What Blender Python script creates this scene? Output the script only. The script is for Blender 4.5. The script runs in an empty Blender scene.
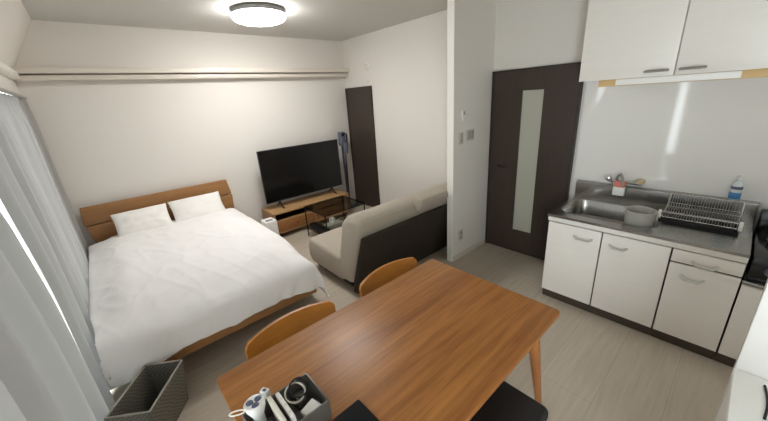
import bpy, bmesh, math, random
from mathutils import Vector, Matrix, noise
random.seed(7)
PI = math.pi
S = bpy.context.scene
C = S.collection

# ------------------------------------------------------------------ camera, sky, exposure
cam_d = bpy.data.cameras.new('camera')
cam = bpy.data.objects.new('camera', cam_d)
C.objects.link(cam)
S.camera = cam
YAW, PITCH, ROLL = math.radians(40.677), math.radians(-19.445), math.radians(-3.93)
d = Vector((math.sin(YAW) * math.cos(PITCH), math.cos(YAW) * math.cos(PITCH), math.sin(PITCH)))
r = d.cross(Vector((0, 0, 1))).normalized()
u = r.cross(d)
r, u = r * math.cos(ROLL) + u * math.sin(ROLL), -r * math.sin(ROLL) + u * math.cos(ROLL)
m3 = Matrix((r, u, -d)).transposed()
cam.matrix_world = Matrix.Translation((0, 0, 1.818)) @ m3.to_4x4()
cam_d.sensor_width = 36
cam_d.lens = 36 * 319.4 / 768
cam_d.clip_start = 0.02

W = bpy.data.worlds.new('sky'); S.world = W; W.use_nodes = True
bg = W.node_tree.nodes['Background']
bg.inputs[0].default_value = (0.96, 0.975, 1.0, 1)
bg.inputs[1].default_value = 9.5
SKY_PORTALS = [((-0.60, -0.75, 1.0), 0.9, 2.0), ((-0.60, 2.0, 1.0), 4.6, 2.0)]
for loc, w, h in SKY_PORTALS:
    L = bpy.data.lights.new('sky_portal', 'AREA'); L.shape = 'RECTANGLE'; L.size = h; L.size_y = w
    L.cycles.is_portal = True
    o = bpy.data.objects.new('sky_portal', L); C.objects.link(o)
    o.location = loc; o.rotation_euler = (0, -PI / 2, 0)
LAMP_STRENGTH = 34.0
S.view_settings.view_transform = 'Standard'
S.view_settings.look = 'None'
S.view_settings.gamma = 1
S.view_settings.use_curve_mapping = False
S.view_settings.exposure = 0.64
S.cycles.use_denoising = True
S.cycles.max_bounces = 12
S.cycles.diffuse_bounces = 8
S.cycles.transparent_max_bounces = 16
S.cycles.caustics_reflective = False
S.cycles.caustics_refractive = False
S.cycles.sample_clamp_indirect = 6

# ------------------------------------------------------------------ materials
def lin(c):
    return tuple(((v / 255 + 0.055) / 1.055) ** 2.4 if v > 10 else v / 255 / 12.92 for v in c) + (1,)

def mat(name, rgb, rough=0.6, metal=0.0, spec=0.5, bump=None, vary=None, coat=0.0, sheen=0.0):
    """bump = (scale, strength); vary = (scale vector, amount, second rgb)"""
    m = bpy.data.materials.new(name); m.use_nodes = True
    nt = m.node_tree; b = nt.nodes['Principled BSDF']
    b.inputs['Base Color'].default_value = lin(rgb)
    b.inputs['Roughness'].default_value = rough
    b.inputs['Metallic'].default_value = metal
    b.inputs['Specular IOR Level'].default_value = spec
    b.inputs['Coat Weight'].default_value = coat
    b.inputs['Sheen Weight'].default_value = sheen
    tc = nt.nodes.new('ShaderNodeTexCoord')
    if vary:
        mp = nt.nodes.new('ShaderNodeMapping'); mp.inputs['Scale'].default_value = vary[0]
        nz = nt.nodes.new('ShaderNodeTexNoise'); nz.inputs['Scale'].default_value = 1
        nz.inputs['Detail'].default_value = 5; nz.inputs['Roughness'].default_value = 0.6
        rp = nt.nodes.new('ShaderNodeValToRGB')
        rp.color_ramp.elements[0].position = 0.5 - vary[1]; rp.color_ramp.elements[1].position = 0.5 + vary[1]
        rp.color_ramp.elements[0].color = lin(rgb); rp.color_ramp.elements[1].color = lin(vary[2])
        nt.links.new(tc.outputs['Object'], mp.inputs[0]); nt.links.new(mp.outputs[0], nz.inputs['Vector'])
        nt.links.new(nz.outputs[0], rp.inputs[0]); nt.links.new(rp.outputs[0], b.inputs['Base Color'])
    if bump:
        nz2 = nt.nodes.new('ShaderNodeTexNoise'); nz2.inputs['Scale'].default_value = bump[0]
        nz2.inputs['Detail'].default_value = 3
        bp = nt.nodes.new('ShaderNodeBump'); bp.inputs['Strength'].default_value = bump[1]; bp.inputs['Distance'].default_value = 0.01
        nt.links.new(tc.outputs['Object'], nz2.inputs['Vector']); nt.links.new(nz2.outputs[0], bp.inputs['Height'])
        nt.links.new(bp.outputs[0], b.inputs['Normal'])
    return m

def plank_mat(name, c1, c2, cm, length, width, mortar, rough, grain=0.25, gdark=(0, 0, 0), spec=0.5, gscale=(3, 45, 45), off=0.37):
    m = bpy.data.materials.new(name); m.use_nodes = True
    nt = m.node_tree; b = nt.nodes['Principled BSDF']; b.inputs['Roughness'].default_value = rough
    b.inputs['Specular IOR Level'].default_value = spec
    tc = nt.nodes.new('ShaderNodeTexCoord')
    br = nt.nodes.new('ShaderNodeTexBrick')
    br.offset = off; br.squash = 1
    br.inputs['Scale'].default_value = 1
    br.inputs['Color1'].default_value = lin(c1); br.inputs['Color2'].default_value = lin(c2); br.inputs['Mortar'].default_value = lin(cm)
    br.inputs['Brick Width'].default_value = length; br.inputs['Row Height'].default_value = width
    br.inputs['Mortar Size'].default_value = mortar; br.inputs['Mortar Smooth'].default_value = 0.3
    mp = nt.nodes.new('ShaderNodeMapping'); mp.inputs['Scale'].default_value = gscale
    nz = nt.nodes.new('ShaderNodeTexNoise'); nz.inputs['Scale'].default_value = 1; nz.inputs['Detail'].default_value = 6
    nz.inputs['Roughness'].default_value = 0.65; nz.inputs['Distortion'].default_value = 0.6
    rp = nt.nodes.new('ShaderNodeValToRGB'); rp.color_ramp.elements[0].position = 0.35; rp.color_ramp.elements[1].position = 0.68
    rp.color_ramp.elements[0].color = lin(gdark); rp.color_ramp.elements[1].color = (1, 1, 1, 1)
    mx = nt.nodes.new('ShaderNodeMix'); mx.data_type = 'RGBA'; mx.blend_type = 'MULTIPLY'; mx.inputs[0].default_value = grain
    nt.links.new(tc.outputs['Object'], br.inputs['Vector']); nt.links.new(tc.outputs['Object'], mp.inputs[0])
    nt.links.new(mp.outputs[0], nz.inputs['Vector']); nt.links.new(nz.outputs[0], rp.inputs[0])
    nt.links.new(br.outputs['Color'], mx.inputs[6]); nt.links.new(rp.outputs[0], mx.inputs[7])
    nt.links.new(mx.outputs[2], b.inputs['Base Color'])
    return m

M = {}
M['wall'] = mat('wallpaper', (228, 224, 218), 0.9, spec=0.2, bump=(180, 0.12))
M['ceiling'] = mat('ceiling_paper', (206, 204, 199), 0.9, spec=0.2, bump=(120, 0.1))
M['trim'] = mat('white_trim', (232, 228, 220), 0.45)
M['rail'] = mat('rail_paint', (222, 214, 203), 0.35)
M['endcap'] = mat('partition_trim', (244, 242, 236), 0.4)
M['base'] = mat('baseboard_vinyl', (214, 206, 192), 0.5)
M['floor'] = plank_mat('pale_oak_floor', (198, 187, 171), (190, 178, 161), (160, 149, 134), 1.8, 0.302, 0.0012, 0.38, 0.2, (120, 108, 92), gscale=(2.2, 30, 30))
M['darkdoor'] = mat('dark_brown_door', (66, 54, 47), 0.42, vary=((40, 40, 2), 0.35, (58, 47, 41)))
M['dooredge'] = mat('dark_door_frame', (52, 43, 38), 0.45)
M['frost'] = mat('frosted_glass', (182, 181, 168), 0.22, spec=0.6)
M['chrome'] = mat('chrome', (215, 215, 215), 0.14, 1.0)
M['steel'] = mat('brushed_steel', (176, 174, 170), 0.27, 1.0, vary=((2, 60, 60), 0.4, (160, 158, 154)))
M['cab'] = mat('white_melamine', (232, 228, 222), 0.35, vary=((3, 3, 30), 0.4, (226, 222, 216)))
M['carcass'] = mat('dark_carcass', (92, 82, 74), 0.6)
M['toe'] = mat('brown_toe_kick', (66, 55, 46), 0.6)
M['pull'] = mat('satin_pull', (214, 212, 208), 0.3, 0.6)
M['pull_grey'] = mat('grey_pull', (158, 154, 148), 0.35, 0.5)
M['splash'] = mat('gloss_panel', (232, 230, 226), 0.07, spec=0.5)
M['rawwood'] = mat('raw_wood', (222, 190, 140), 0.7, vary=((30, 3, 30), 0.3, (206, 172, 122)))
M['table'] = plank_mat('teak_table', (186, 126, 66), (168, 109, 55), (156, 99, 50), 4.0, 0.075, 0.0002, 0.36, 0.46, (104, 62, 30), spec=0.35, gscale=(2.0, 38, 38))
M['tableleg'] = mat('teak_leg', (166, 110, 60), 0.4, vary=((40, 40, 4), 0.3, (146, 88, 46)))
M['chair'] = mat('honey_wood', (188, 124, 50), 0.4, vary=((5, 30, 40), 0.3, (172, 108, 40)))
M['blackseat'] = mat('black_leather', (26, 26, 28), 0.42, bump=(220, 0.15))
M['bedwood'] = mat('oak_bed', (166, 122, 76), 0.5, vary=((3, 30, 40), 0.3, (148, 104, 62)))
M['mattress'] = mat('mattress_ticking', (226, 224, 220), 0.9)
M['linen'] = mat('white_linen', (247, 246, 246), 0.85, spec=0.2, bump=(40, 0.04), sheen=0.1)
M['pillow'] = mat('white_pillowcase', (247, 245, 242), 0.85, spec=0.2, bump=(30, 0.04), sheen=0.1)
M['tvblack'] = mat('tv_screen', (9, 9, 11), 0.16, spec=0.4)
M['tvbezel'] = mat('tv_bezel', (20, 20, 22), 0.4)
M['tvwood'] = mat('oak_tv_board', (184, 148, 104), 0.5, vary=((3, 30, 40), 0.3, (164, 126, 84)))
M['tvdrawer'] = mat('rustic_drawer_wood', (172, 118, 68), 0.5, vary=((5, 30, 45), 0.25, (132, 84, 46)))
M['black'] = mat('black_paint', (22, 21, 21), 0.55, spec=0.3)
M['blackgloss'] = mat('black_enamel', (18, 18, 20), 0.2)
M['sofa'] = mat('beige_grey_weave', (176, 166, 152), 0.95, spec=0.15, bump=(260, 0.35), sheen=0.2)
M['sofadark'] = mat('dark_brown_cloth', (58, 51, 44), 0.9, spec=0.2, bump=(260, 0.2))
M['tabletblack'] = mat('tablet_cover', (24, 25, 27), 0.7, spec=0.15)
M['white'] = mat('white_plastic', (238, 237, 234), 0.4)
M['offwhite'] = mat('ivory_plastic', (226, 220, 206), 0.45)
M['plate'] = mat('switch_plate', (196, 192, 182), 0.4)
M['plategrey'] = mat('switch_rocker', (168, 164, 156), 0.4)
M['greyplastic'] = mat('grey_plastic_tub', (168, 165, 158), 0.4)
M['tray'] = mat('smoked_acrylic', (104, 100, 94), 0.3)
M['vacgrey'] = mat('vacuum_shell', (92, 98, 112), 0.3)
M['vacblue'] = mat('vacuum_tube', (74, 72, 96), 0.35, 0.4)
M['pink'] = mat('pink_sponge', (232, 140, 124), 0.9, bump=(150, 0.4))
M['tan'] = mat('tan_knob', (196, 176, 138), 0.5)
M['bluelabel'] = mat('blue_label', (70, 132, 186), 0.4)
M['bottle'] = mat('clear_bottle', (206, 214, 216), 0.2)
M['tissue'] = mat('tissue_paper', (245, 245, 245), 0.9)
M['tissuebox'] = mat('tissue_carton', (196, 194, 182), 0.7, vary=((60, 60, 60), 0.2, (150, 152, 140)))
M['lampbody'] = mat('lamp_base', (120, 120, 118), 0.5)
M['alu'] = mat('window_aluminium', (176, 174, 170), 0.4, 0.6)
M['grate'] = mat('cast_grate', (40, 40, 42), 0.55)
M['lens'] = mat('dark_lens', (90, 94, 116), 0.15)
M['concrete'] = mat('balcony_concrete', (170, 168, 164), 0.9)

def basket_mat():
    m = mat('grey_wicker', (110, 107, 98), 0.6)
    nt = m.node_tree; b = nt.nodes['Principled BSDF']; tc = nt.nodes.new('ShaderNodeTexCoord')
    mp = nt.nodes.new('ShaderNodeMapping'); mp.inputs['Rotation'].default_value = (0, 0, math.radians(35)); mp.inputs['Scale'].default_value = (75, 75, 75)
    ck = nt.nodes.new('ShaderNodeTexChecker'); ck.inputs['Scale'].default_value = 1
    ck.inputs['Color1'].default_value = lin((124, 120, 110)); ck.inputs['Color2'].default_value = lin((94, 91, 83))
    bp = nt.nodes.new('ShaderNodeBump'); bp.inputs['Strength'].default_value = 0.6; bp.inputs['Distance'].default_value = 0.004
    nt.links.new(tc.outputs['Object'], mp.inputs[0]); nt.links.new(mp.outputs[0], ck.inputs['Vector'])
    nt.links.new(ck.outputs[0], b.inputs['Base Color']); nt.links.new(ck.outputs[1], bp.inputs['Height']); nt.links.new(bp.outputs[0], b.inputs['Normal'])
    return m
M['wicker'] = basket_mat()

M['offwicker'] = mat('pale_wicker_rim', (158, 153, 142), 0.6)
M['sidewhite'] = mat('pale_panel', (198, 195, 190), 0.5)
M['bars'] = mat('rack_wire', (150, 149, 145), 0.35, 0.7)

def glass_mat(name, tint, fac=0.12, rough=0.02):
    m = bpy.data.materials.new(name); m.use_nodes = True
    nt = m.node_tree; nt.nodes.clear()
    out = nt.nodes.new('ShaderNodeOutputMaterial'); mx = nt.nodes.new('ShaderNodeMixShader')
    t = nt.nodes.new('ShaderNodeBsdfTransparent'); t.inputs[0].default_value = lin(tint)
    g = nt.nodes.new('ShaderNodeBsdfGlossy'); g.inputs['Roughness'].default_value = rough
    fr = nt.nodes.new('ShaderNodeFresnel'); fr.inputs[0].default_value = 1.45
    ml = nt.nodes.new('ShaderNodeMath'); ml.operation = 'MULTIPLY'; ml.inputs[1].default_value = 0.4
    nt.links.new(fr.outputs[0], ml.inputs[0]); nt.links.new(ml.outputs[0], mx.inputs[0])
    nt.links.new(t.outputs[0], mx.inputs[1]); nt.links.new(g.outputs[0], mx.inputs[2]); nt.links.new(mx.outputs[0], out.inputs[0])
    return m
M['pane'] = glass_mat('window_glass', (246, 250, 250))
M['smoke'] = glass_mat('smoked_table_glass', (206, 210, 206))
M['acrylic'] = glass_mat('clear_acrylic', (200, 200, 196))

def curtain_mat():
    m = bpy.data.materials.new('curtain_cloth'); m.use_nodes = True
    nt = m.node_tree; nt.nodes.clear()
    out = nt.nodes.new('ShaderNodeOutputMaterial'); mx = nt.nodes.new('ShaderNodeMixShader'); mx.inputs[0].default_value = 0.04
    t = nt.nodes.new('ShaderNodeBsdfTranslucent'); t.inputs[0].default_value = lin((204, 202, 198))
    g = nt.nodes.new('ShaderNodeBsdfDiffuse'); g.inputs[0].default_value = lin((166, 165, 162))
    tc = nt.nodes.new('ShaderNodeTexCoord'); mp = nt.nodes.new('ShaderNodeMapping'); mp.inputs['Scale'].default_value = (300, 300, 300)
    nz = nt.nodes.new('ShaderNodeTexNoise'); nz.inputs['Scale'].default_value = 1
    bp = nt.nodes.new('ShaderNodeBump'); bp.inputs['Strength'].default_value = 0.25; bp.inputs['Distance'].default_value = 0.003
    nt.links.new(tc.outputs['Object'], mp.inputs[0]); nt.links.new(mp.outputs[0], nz.inputs['Vector']); nt.links.new(nz.outputs[0], bp.inputs['Height'])
    nt.links.new(bp.outputs[0], g.inputs['Normal'])
    nt.links.new(g.outputs[0], mx.inputs[1]); nt.links.new(t.outputs[0], mx.inputs[2]); nt.links.new(mx.outputs[0], out.inputs[0])
    return m
M['curtain'] = curtain_mat()

def emit_mat(name, rgb, strength):
    m = bpy.data.materials.new(name); m.use_nodes = True
    b = m.node_tree.nodes['Principled BSDF']
    b.inputs['Base Color'].default_value = lin(rgb); b.inputs['Emission Color'].default_value = lin(rgb)
    b.inputs['Emission Strength'].default_value = strength
    return m

# ------------------------------------------------------------------ mesh helpers
def smooth01(t): t = max(0, min(1, t)); return t * t * (3 - 2 * t)

def BM(): return bmesh.new()

def box(bm, x0, x1, y0, y1, z0, z1, bev=0.0, seg=2, mtx=None):
    g = bmesh.ops.create_cube(bm, size=1)
    vs = g['verts']
    for v in vs:
        v.co = Vector((x0 + (v.co.x + .5) * (x1 - x0), y0 + (v.co.y + .5) * (y1 - y0), z0 + (v.co.z + .5) * (z1 - z0)))
    es = list({e for v in vs for e in v.link_edges})
    if bev > 0:
        res = bmesh.ops.bevel(bm, geom=es, offset=bev, segments=seg, profile=0.5, affect='EDGES')
        vs = list({v for f in res['faces'] for v in f.verts} | {v for v in vs if v.is_valid})
    if mtx is not None:
        for v in vs: v.co = mtx @ v.co
    return vs

def cyl(bm, p0, p1, r0, r1=None, seg=16, caps=True):
    p0, p1 = Vector(p0), Vector(p1); r1 = r0 if r1 is None else r1
    ax = (p1 - p0).normalized(); a = ax.orthogonal().normalized(); b = ax.cross(a)
    A = [bm.verts.new(p0 + (a * math.cos(t) + b * math.sin(t)) * r0) for t in [2 * PI * i / seg for i in range(seg)]]
    B = [bm.verts.new(p1 + (a * math.cos(t) + b * math.sin(t)) * r1) for t in [2 * PI * i / seg for i in range(seg)]]
    for i in range(seg): bm.faces.new((A[i], A[(i + 1) % seg], B[(i + 1) % seg], B[i]))
    if caps: bm.faces.new(A[::-1]); bm.faces.new(B)

def tube(bm, pts, rad, seg=8, closed=False):
    pts = [Vector(p) for p in pts]; n = len(pts); rings = []
    prev = None
    for i, p in enumerate(pts):
        if closed: t = (pts[(i + 1) % n] - pts[i - 1]).normalized()
        else: t = (pts[min(i + 1, n - 1)] - pts[max(i - 1, 0)]).normalized()
        if prev is None: a = t.orthogonal().normalized()
        else: a = (prev - t * prev.dot(t)).normalized()
        prev = a; b = t.cross(a)
        rings.append([bm.verts.new(p + (a * math.cos(2 * PI * k / seg) + b * math.sin(2 * PI * k / seg)) * rad) for k in range(seg)])
    for i in range(n if closed else n - 1):
        A, B = rings[i], rings[(i + 1) % n]
        for k in range(seg): bm.faces.new((A[k], A[(k + 1) % seg], B[(k + 1) % seg], B[k]))
    if not closed: bm.faces.new(rings[0][::-1]); bm.faces.new(rings[-1])

def lathe(bm, prof, c, seg=32, cap0=True, cap1=True):
    c = Vector(c); rings = []
    for (rad, z) in prof:
        rings.append([bm.verts.new(c + Vector((rad * math.cos(2 * PI * k / seg), rad * math.sin(2 * PI * k / seg), z))) for k in range(seg)])
    for A, B in zip(rings, rings[1:]):
        for k in range(seg): bm.faces.new((A[k], A[(k + 1) % seg], B[(k + 1) % seg], B[k]))
    if cap0: bm.faces.new(rings[0][::-1])
    if cap1: bm.faces.new(rings[-1])

def prism(bm, poly, axis, a0, a1, bev=0.0, seg=3):
    """poly: list of 2D points in the two other axes (x: (y,z), y: (x,z), z: (x,y))"""
    def P(p, a):
        return {'x': (a, p[0], p[1]), 'y': (p[0], a, p[1]), 'z': (p[0], p[1], a)}[axis]
    A = [bm.verts.new(P(p, a0)) for p in poly]; B = [bm.verts.new(P(p, a1)) for p in poly]
    fs = [bm.faces.new(A), bm.faces.new(B[::-1])]
    n = len(poly)
    for i in range(n): fs.append(bm.faces.new((A[i], B[i], B[(i + 1) % n], A[(i + 1) % n])))
    bmesh.ops.recalc_face_normals(bm, faces=fs)
    if bev > 0:
        bmesh.ops.bevel(bm, geom=list({e for f in fs for e in f.edges}), offset=bev, segments=seg, profile=0.5, affect='EDGES')

def rrect(x0, x1, y0, y1, rad, k=6):
    pts = []
    for cx, cy, a in ((x1 - rad, y1 - rad, 0), (x0 + rad, y1 - rad, 90), (x0 + rad, y0 + rad, 180), (x1 - rad, y0 + rad, 270)):
        for i in range(k + 1):
            t = math.radians(a + 90 * i / k); pts.append((cx + rad * math.cos(t), cy + rad * math.sin(t)))
    return pts

def obj(name, bm, m, parent=None, smooth=True, subsurf=0, solid=0, soff=0):
    me = bpy.data.meshes.new(name)
    bmesh.ops.recalc_face_normals(bm, faces=bm.faces[:]) if not solid else None
    bm.to_mesh(me); bm.free()
    me.materials.append(M[m] if isinstance(m, str) else m)
    o = bpy.data.objects.new(name, me); C.objects.link(o)
    if smooth:
        me.polygons.foreach_set('use_smooth', [True] * len(me.polygons))
        me.set_sharp_from_angle(angle=math.radians(38))
    if parent is not None:
        o.parent = parent
        if parent.parent is None: o.location = -Vector(parent.location) if parent.type == 'EMPTY' else (0, 0, 0)
    if solid:
        md = o.modifiers.new('solid', 'SOLIDIFY'); md.thickness = solid; md.offset = soff
    if subsurf:
        md = o.modifiers.new('sub', 'SUBSURF'); md.levels = subsurf; md.render_levels = subsurf
    return o

def thing(name, label, cat, loc=(0, 0, 0), group=None):
    o = bpy.data.objects.new(name, None); C.objects.link(o); o.location = loc; o.empty_display_size = 0.1
    o['label'] = label; o['category'] = cat
    if group: o['group'] = group
    return o

def tag(o, label, cat, group=None):
    o['label'] = label; o['category'] = cat
    if group: o['group'] = group
    return o

def struct(name, bm, m, parent=None, smooth=False):
    o = obj(name, bm, m, parent, smooth)
    if parent is None: o['kind'] = 'structure'
    return o

def dup(root, off, label):
    rr = root.copy(); C.objects.link(rr); rr.location = Vector(root.location) + Vector(off); rr['label'] = label
    for ch in list(root.children):
        c = ch.copy(); C.objects.link(c); c.parent = rr
        for g in ch.children:
            e = g.copy(); C.objects.link(e); e.parent = c
    return rr

# ------------------------------------------------------------------ the room
XL, XR, YB, YF, H = -0.46, 3.366, 4.68, -1.6, 2.709
bm = BM(); box(bm, XL - .1, XR + .1, YF - .1, YB + .1, -.1, 0); struct('floor', bm, 'floor')
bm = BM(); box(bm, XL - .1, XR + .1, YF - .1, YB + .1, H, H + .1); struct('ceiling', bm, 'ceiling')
bm = BM(); box(bm, XL - .1, XR + .1, YB, YB + .1, 0, H); struct('wall_back', bm, 'wall')
bm = BM(); box(bm, XR, XR + .1, YF, YB, 0, H); struct('wall_right', bm, 'wall')
bm = BM(); box(bm, XL - .1, XR + .1, YF - .1, YF, 0, H); struct('wall_front', bm, 'wall')
WY0, WY1, WZ1 = -1.2, 4.3, 2.04
bm = BM()
box(bm, XL - .1, XL, YF, WY0, 0, WZ1); box(bm, XL - .1, XL, WY1, YB, 0, WZ1)
prism(bm, [(XL - .1, WZ1), (-.40, WZ1), (-.40, 2.24), (-.13, H), (XL - .1, H)], 'y', YF, YB)
struct('wall_left', bm, 'wall')
# partition between sofa corner and kitchen
bm = BM(); box(bm, 2.667, XR, 1.968, 2.034, 0, H); struct('wall_partition', bm, 'wall')
bm = BM(); box(bm, 2.661, 2.667, 1.962, 2.040, 0, H, .002); struct('trim_1', bm, 'endcap')
bm = BM(); box(bm, 2.667, XR, 1.958, 1.968, 0, .06, .002); struct('baseboard_partition', bm, 'base')
bm = BM(); box(bm, XL, XR, YB - .01, YB, 0, .06, .002); struct('baseboard_back', bm, 'base')
bm = BM(); box(bm, XR - .01, XR, 2.034, 4.01, 0, .06, .002); struct('baseboard_right', bm, 'base')
# hanging rail box along the back wall, and along the window wall
bm = BM()
box(bm, -.38, XR, YB - .15, YB, 2.238, 2.292, .006); box(bm, -.38, XR, YB - .03, YB, 2.226, 2.238)
box(bm, -.38, XR, YB - .105, YB, 2.178, 2.226, .006)
struct('trim_2', bm, 'rail', smooth=True)
bm = BM(); box(bm, -.40, -.345, YF, YB - .16, 2.185, 2.245, .006); struct('trim_3', bm, 'endcap', smooth=True)

# far door (dark, flush) on the right wall next to the back corner
dr = obj('door_1', BM(), 'darkdoor'); dr['kind'] = 'structure'
bpy.data.objects.remove(dr)
bm = BM(); box(bm, XR - .022, XR, 4.03, 4.635, 0.005, 1.98, .003); d1 = struct('door_1', bm, 'darkdoor')
bm = BM()
box(bm, XR - .03, XR, 4.00, 4.03, 0, 2.0, .002); box(bm, XR - .03, XR, 4.635, 4.665, 0, 2.0, .002); box(bm, XR - .03, XR, 4.03, 4.635, 1.98, 2.0, .002)
obj('door_frame', bm, 'dooredge', d1)
# kitchen door with frosted slot
bm = BM()
y0, y1, gy0, gy1, gz0, gz1 = 1.085, 1.955, 1.41, 1.62, .28, 1.793
box(bm, XR - .026, XR, y0 + .02, gy0, .006, 1.985, .002); box(bm, XR - .026, XR, gy1, y1 - .02, .006, 1.985, .002)
box(bm, XR - .026, XR, gy0, gy1, .006, gz0); box(bm, XR - .026, XR, gy0, gy1, gz1, 1.985)
d2 = struct('door_2', bm, 'darkdoor')
bm = BM()
box(bm, XR - .032, XR, 1.079, 1.105, 0, 2.0, .002); box(bm, XR - .032, XR, 1.935, 1.961, 0, 2.0, .002); box(bm, XR - .032, XR, 1.105, 1.935, 1.985, 2.0, .002)
obj('door_frame', bm, 'dooredge', d2)
bm = BM(); box(bm, XR - .016, XR - .004, gy0, gy1, gz0, gz1); obj('glass_panel', bm, 'frost', d2)
bm = BM(); cyl(bm, (XR - .026, 1.83, 1.0), (XR - .07, 1.83, 1.0), .011); tube(bm, [(XR - .07, 1.83, 1.0), (XR - .072, 1.80, 1.0), (XR - .07, 1.72, .998)], .009)
lathe(bm, [(.001, 0), (.024, 0), (.024, .006), (.001, .006)], (0, 0, 0), 20)
for v in bm.verts:
    if v.co.length < .06: v.co = Vector((XR - .026 - v.co.z, 1.83 + v.co.x, 1.0 + v.co.y))
obj('door_handle', bm, 'dooredge', d2)

# windows behind the curtains: two sliding pairs
def window(name, ya, yb, n):
    bm = BM(); x0, x1 = XL - .09, XL - .03
    box(bm, x0, x1, ya, ya + .04, 0, WZ1); box(bm, x0, x1, yb - .04, yb, 0, WZ1)
    box(bm, x0, x1, ya, yb, 0, .04); box(bm, x0, x1, ya, yb, WZ1 - .04, WZ1)
    w = (yb - ya - .08) / n
    for i in range(1, n):
        yy = ya + .04 + i * w; box(bm, x0 + .01, x1 - .01, yy - .025, yy + .025, .04, WZ1 - .04)
    f = struct(name, bm, 'alu')
    for i in range(n):
        bm = BM(); yy = ya + .04 + i * w; box(bm, XL - .064, XL - .060, yy + .025, yy + w - .025, .04, WZ1 - .04)
        obj('window_pane', bm, 'pane', f, False)
    return f
window('window_1', WY0, 1.45, 2)
window('window_2', 1.45, WY1, 2)

# ------------------------------------------------------------------ curtains
def curtain(f0, f1, folds, label, seed, amp=.034, xm=-.368):
    y0, y1 = f0(1.0), f1(1.0)
    rnd = random.Random(seed)
    ny, nz = int((y1 - y0) * 110), 60
    ph = [rnd.uniform(0, 6.28) for _ in range(4)]
    bm = BM(); grid = []
    for j in range(nz + 1):
        z = .015 + (2.02 - .015) * j / nz; row = []
        top = max(0, (z - 1.80) / .22); y0, y1 = f0(z), f1(z)
        for i in range(ny + 1):
            s = i / ny
            big = math.sin(2 * PI * folds * s + ph[0] + .7 * math.sin(2 * PI * folds * .37 * s + ph[1])) * .75 + .35 * math.sin(2 * PI * folds * 1.9 * s + ph[2])
            small = math.sin(2 * PI * folds * 4.5 * s + ph[3]); top2 = max(0, (z - 1.93) / .09)
            x = xm + amp * big * (1 - .75 * top) + .007 * small * top + .009 * small * top2 + .004 * math.sin(3 * z + 5 * s + ph[1])
            yy = y0 + (y1 - y0) * s; x = min(x, -.336 - .026 * smooth01((yy - 2.35) / .4))
            row.append(bm.verts.new((x, y0 + (y1 - y0) * s, z)))
        grid.append(row)
    for a, b in zip(grid, grid[1:]):
        for i in range(ny): bm.faces.new((a[i], a[i + 1], b[i + 1], b[i]))
    o = obj('curtain', bm, 'curtain'); tag(o, label, 'curtain', 'curtains along the window wall')
    return o
def edge_far(z): return 1.995 + .17 * smooth01((1.7 - z) / .8)
def edge_near(z): return min(edge_far(z) + .004, 1.955 + .26 * smooth01((1.66 - z) / .62))
curtain(edge_far, lambda z: 4.60, 10, 'pale grey curtain hanging beside the bed headboard, farthest panel', 3, .046, -.402)
curtain(lambda z: .88, edge_near, 4, 'pale grey curtain panel nearest the camera at the lower left', 9, .044, -.392)
curtain(lambda z: -.30, lambda z: .79, 3, 'pale grey curtain panel behind the viewpoint, beyond the second gap', 12)
bm = BM(); box(bm, -.385, -.355, -.9, 4.56, 2.022, 2.04, .004); o = obj('curtain_rail', bm, 'alu'); tag(o, 'slim metal curtain rail above the grey curtains', 'curtain rail')

# ------------------------------------------------------------------ ceiling light
cl = thing('ceiling_light', 'round white ceiling light glowing above the bed', 'ceiling light', (1.535, 3.47, H))
bm = BM(); lathe(bm, [(.20, .011), (.248, .006), (.256, -.03), (.25, -.04), (.2, -.042)], (1.535, 3.47, H - .012), 48); obj('lamp_base', bm, 'lampbody', cl)
bm = BM(); lathe(bm, [(.254, -.040), (.252, -.062), (.235, -.082), (.19, -.098), (.12, -.107), (.05, -.110), (.005, -.111)], (1.535, 3.47, H - .012), 48)
obj('lamp_shade', bm, emit_mat('lamp_glow', (255, 253, 250), LAMP_STRENGTH), cl)

# ------------------------------------------------------------------ kitchen
def handle(name, y0, y1, x, z, parent, m='pull', drop=.012):
    bm = BM(); n = 12; pts = []
    for i in range(n + 1):
        t = i / n; a = min(1, math.sin(PI * t) * 2.2)
        pts.append((x - .004 - .026 * a, y0 + (y1 - y0) * t, z - drop * a))
    tube(bm, pts, .0085, 8)
    return obj(name, bm, m, parent)

XK, XW = 2.665, XR
def base_cabinet(name, label, ya, yb, ztop, fronts):
    """open carcass of panels with a recessed toe kick; fronts = [(kind, y0, y1, z0, z1, hy0, hy1, hz)]"""
    t = thing(name, label, 'cabinet', ((XK + XW) / 2, (ya + yb) / 2, 0))
    bm = BM(); x0, x1 = XK + .018, XW - .012
    box(bm, x0, x1, ya, ya + .016, .09, ztop); box(bm, x0, x1, yb - .016, yb, .09, ztop)
    box(bm, x0, x1, ya, yb, .09, .106); box(bm, x1 - .006, x1, ya, yb, .09, ztop)
    box(bm, x0, x0 + .004, ya, yb, .106, ztop - .0)
    obj('carcass', bm, 'carcass', t, False)
    bm = BM(); box(bm, XK + .05, XW - .05, ya, yb, 0, .09); obj('toe_kick', bm, 'toe', t, False)
    for kind, a, b, z0, z1, h0, h1, hz in fronts:
        bm = BM(); box(bm, XK, XK + .0175, a, b, z0, z1, .0025); f = obj(kind, bm, 'cab', t)
        handle('handle', h0, h1, XK, hz, f)
    return t
ZD1, ZD0 = .748, .098
base_cabinet('sink_cabinet', 'white two-door base cabinet under the steel sink', .187, .983, .752,
             [('door', .594, .979, ZD0, ZD1, .648, .775, .672), ('door', .191, .584, ZD0, ZD1, .422, .535, .668)])
base_cabinet('drawer_cabinet', 'narrow white base cabinet with a top drawer under the dish rack', -.15, .185, .752,
             [('drawer', -.1465, .181, .662, ZD1, -.041, .079, .690), ('door', -.1465, .181, ZD0, .650, .002, .115, .575)])
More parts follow.
